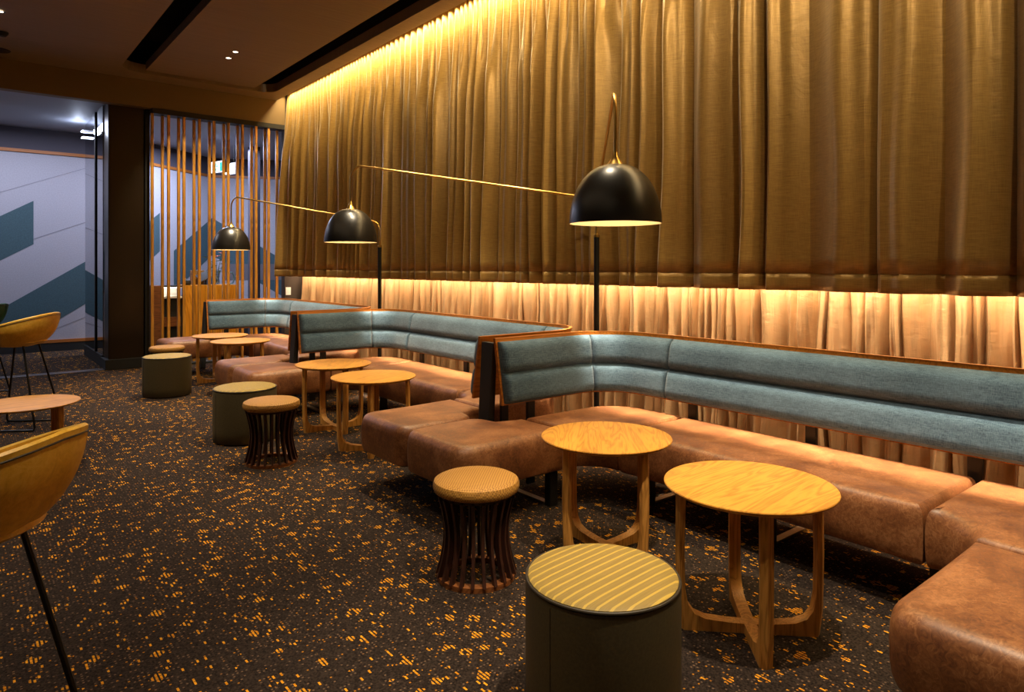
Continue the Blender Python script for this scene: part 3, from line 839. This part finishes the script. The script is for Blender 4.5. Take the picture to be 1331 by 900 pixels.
b = bmesh.new(); tube(b, [(-.03,-.075,.01),(-.03,.075,.01)], .008, 8); obj('tube', b, M['led'], lt)
b = bmesh.new(); tube(b, [(-.03,-.075,-.09),(-.03,.075,-.09)], .008, 8); box(b, -.02, .045, -.075, .075, -.095, -.08); obj('tube', b, M['led'], lt)

# switch plate on the return wall
sw = thing('light_switch', 'pale switch plate on the dark wall end beside the curtain', 'switch', (3.985, YB+.018, 1.02))
b = bmesh.new(); box(b, -.04, .04, -.008, 0, -.06, .06, .002); obj('plate', b, M['white'], sw, smooth=False)
b = bmesh.new(); box(b, -.012, .012, -.014, -.008, -.02, .02, .001); obj('rocker', b, M['white'], sw, smooth=False)

# ------------------------------------------------------------------ lights
def light(kind, name, loc, e, col, **kw):
    d = bpy.data.lights.new(name, kind); d.energy = e; d.color = col
    rot = kw.pop('rot', None); tgt = kw.pop('target', None)
    for k, v in kw.items(): setattr(d, k, v)
    o = bpy.data.objects.new(name, d); C.objects.link(o); o.location = loc
    if rot: o.rotation_euler = rot
    if tgt: o.rotation_euler = (Vector(tgt)-Vector(loc)).to_track_quat('-Z', 'Y').to_euler()
    return o
WARM = (1, .70, .38); SPOT_C = (1, .82, .56)
dl0 = None
def downlight(x, y, label, e, tgt=None, size=62, z=CEIL-.005):
    global dl0
    if dl0 is None:
        dl0 = t = thing('downlight', label, 'light', (x, y, z), 0, 'recessed ceiling downlights')
        b = bmesh.new(); lathe(b, [(.028,-.001),(.045,-.001),(.046,-.005),(.030,-.006)], 28, close=True); obj('trim_ring', b, M['light_trim'], t)
        b = bmesh.new(); lathe(b, [(0,-.002),(.028,-.002),(.028,-.0005),(0,-.0005)], 24); obj('lens', b, M['light_lens'], t)
    else: dup(dl0, (x, y, z), 0, label)
    light('SPOT', 'spot_beam', (x, y, z-.03), e, SPOT_C, spot_size=R(size), spot_blend=.5, shadow_soft_size=.035, target=tgt or (x, y, 0))
E0 = 210
downlight(2.55, 8.40, 'recessed downlight in the ceiling raft, right and nearer of the two lit side by side', E0*1.5)
downlight(2.56, 8.70, 'recessed downlight in the ceiling raft, left and farther of the two lit side by side', E0*1.5)
downlight(.31, 8.55, 'recessed downlight at the far left edge of the ceiling', E0*.8)
for x, y, e in ((2.60, 4.85, 1.2), (2.60, 5.60, .8), (1.90, .92, 2.5), (2.62, 2.85, .9)):
    light('SPOT', 'spot_beam', (x, y, CEIL-.03), E0*e, SPOT_C, spot_size=R(62), spot_blend=.5, shadow_soft_size=.035, target=(x, y, 0))
for x, y, e in ((.4, 5.6, 1.8), (.5, 7.3, 1.0), (.4, 2.3, .55), (-1.5, 3.6, .3), (1.0, 1.2, .7)):  # left-side spots without fittings; table and chair ones added to brighten those
    light('SPOT', 'spot_beam', (x, y, CEIL-.03), E0*e, SPOT_C, spot_size=R(75), spot_blend=.6, shadow_soft_size=.05, target=(x, y, 0))
b = bmesh.new(); lathe(b, [(0,-.05),(.03,-.045),(.05,-.02),(.055,0),(0,0)], 28); o = obj('smoke_detector', b, M['matte_black']); o.location = (.36, 9.32, CEIL); tag(o, 'dark domed fitting on the ceiling at the left edge', 'detector')
b = bmesh.new(); lathe(b, [(0,-.012),(.10,-.012),(.11,-.004),(.11,0),(0,0)], 36); o = obj('ceiling_speaker', b, M['matte_black']); o.location = (.36, 10.1, CEIL); tag(o, 'flat dark disc on the ceiling at the left edge next to the beam', 'speaker')
light('SPOT', 'spot_beam', (2.9, 11.0, 3.6), 170, SPOT_C, spot_size=R(55), spot_blend=.6, shadow_soft_size=.04, target=(3.0, 11.75, .6))
light('SPOT', 'spot_beam', (2.3, 9.3, CEIL-.03), 160, SPOT_C, spot_size=R(60), spot_blend=.6, shadow_soft_size=.05, target=(2.9, 11.2, .9))  # added spot without a fitting, brightens the slats and counter front
# strip in the right ceiling slot, grazing straight down on the seat backs
light('AREA', 'slot_strip', (3.43, 4.3, CEIL+.35), 62, SPOT_C, shape='RECTANGLE', size=.12, size_y=11.6, spread=R(6), rot=(0,0,0))
# curtain pocket LED
light('AREA', 'pocket_led', (3.86, 4.5, CEIL+.10), 250, (1,.75,.37), shape='RECTANGLE', size=.05, size_y=11.8, rot=(0, R(-8), 0), spread=R(150))
# LED behind the hem
light('AREA', 'hem_led', (4.085, 4.5, 1.42), 175, (1,.75,.48), shape='RECTANGLE', size=.03, size_y=11.8, rot=(0, R(-18), 0), spread=R(160))
for y, ty, e in ((-.6, .9, 1.0), (.9, 2.4, .9), (2.4, 4.0, .8), (4.0, 5.8, .7)):  # spots added without fittings to bring out the curtain folds
    light('SPOT', 'curtain_wash', (2.35, y, CEIL-.03), 100*e, (1,.76,.42), spot_size=R(70), spot_blend=.9, shadow_soft_size=.06, target=(4.0, ty, 2.5))
# foyer
light('AREA', 'foyer_fill', (0.2, 12.3, 3.6), 68, (.76,.80,1), shape='RECTANGLE', size=2.4, size_y=1.0, rot=(0,0,0))  # unseen area fill added to brighten the mural side
light('AREA', 'foyer_fill', (3.4, 12.9, 3.6), 150, (.66,.74,1), shape='RECTANGLE', size=1.6, size_y=1.0, rot=(0,0,0))  # unseen area fill added to brighten the foyer behind the slats
light('POINT', 'tube_light', (1.42, 12.45, 3.52), 5, (.66,.76,1), shadow_soft_size=.05)
light('POINT', 'niche_light', (2.63, 12.0, 1.05), 1.2, (1,.9,.7), shadow_soft_size=.03)
light('AREA', 'room_fill', (-1.5, 3.0, 3.9), 25, (1,.74,.46), shape='RECTANGLE', size=3, size_y=8, rot=(0,0,0))  # unseen fill light added to lift the lounge, no fitting there

w = bpy.data.worlds.new('world'); bpy.context.scene.world = w; w.use_nodes = True
w.node_tree.nodes['Background'].inputs[0].default_value = (.02,.015,.01,1); w.node_tree.nodes['Background'].inputs[1].default_value = .3

# ------------------------------------------------------------------ camera
cd = bpy.data.cameras.new('camera'); cam = bpy.data.objects.new('camera', cd); C.objects.link(cam)
cam.location = (0, 0, 1.4); cam.rotation_euler = (R(90), 0, -math.atan(717/887.3))
cd.sensor_width = 36; cd.lens = 887.3/1331*36; cd.shift_y = -103/1331; cd.clip_start = .05
sc = bpy.context.scene; sc.camera = cam
sc.view_settings.view_transform = 'Standard'; sc.view_settings.look = 'None'; sc.view_settings.gamma = 1
sc.view_settings.use_curve_mapping = False; sc.view_settings.exposure = 0
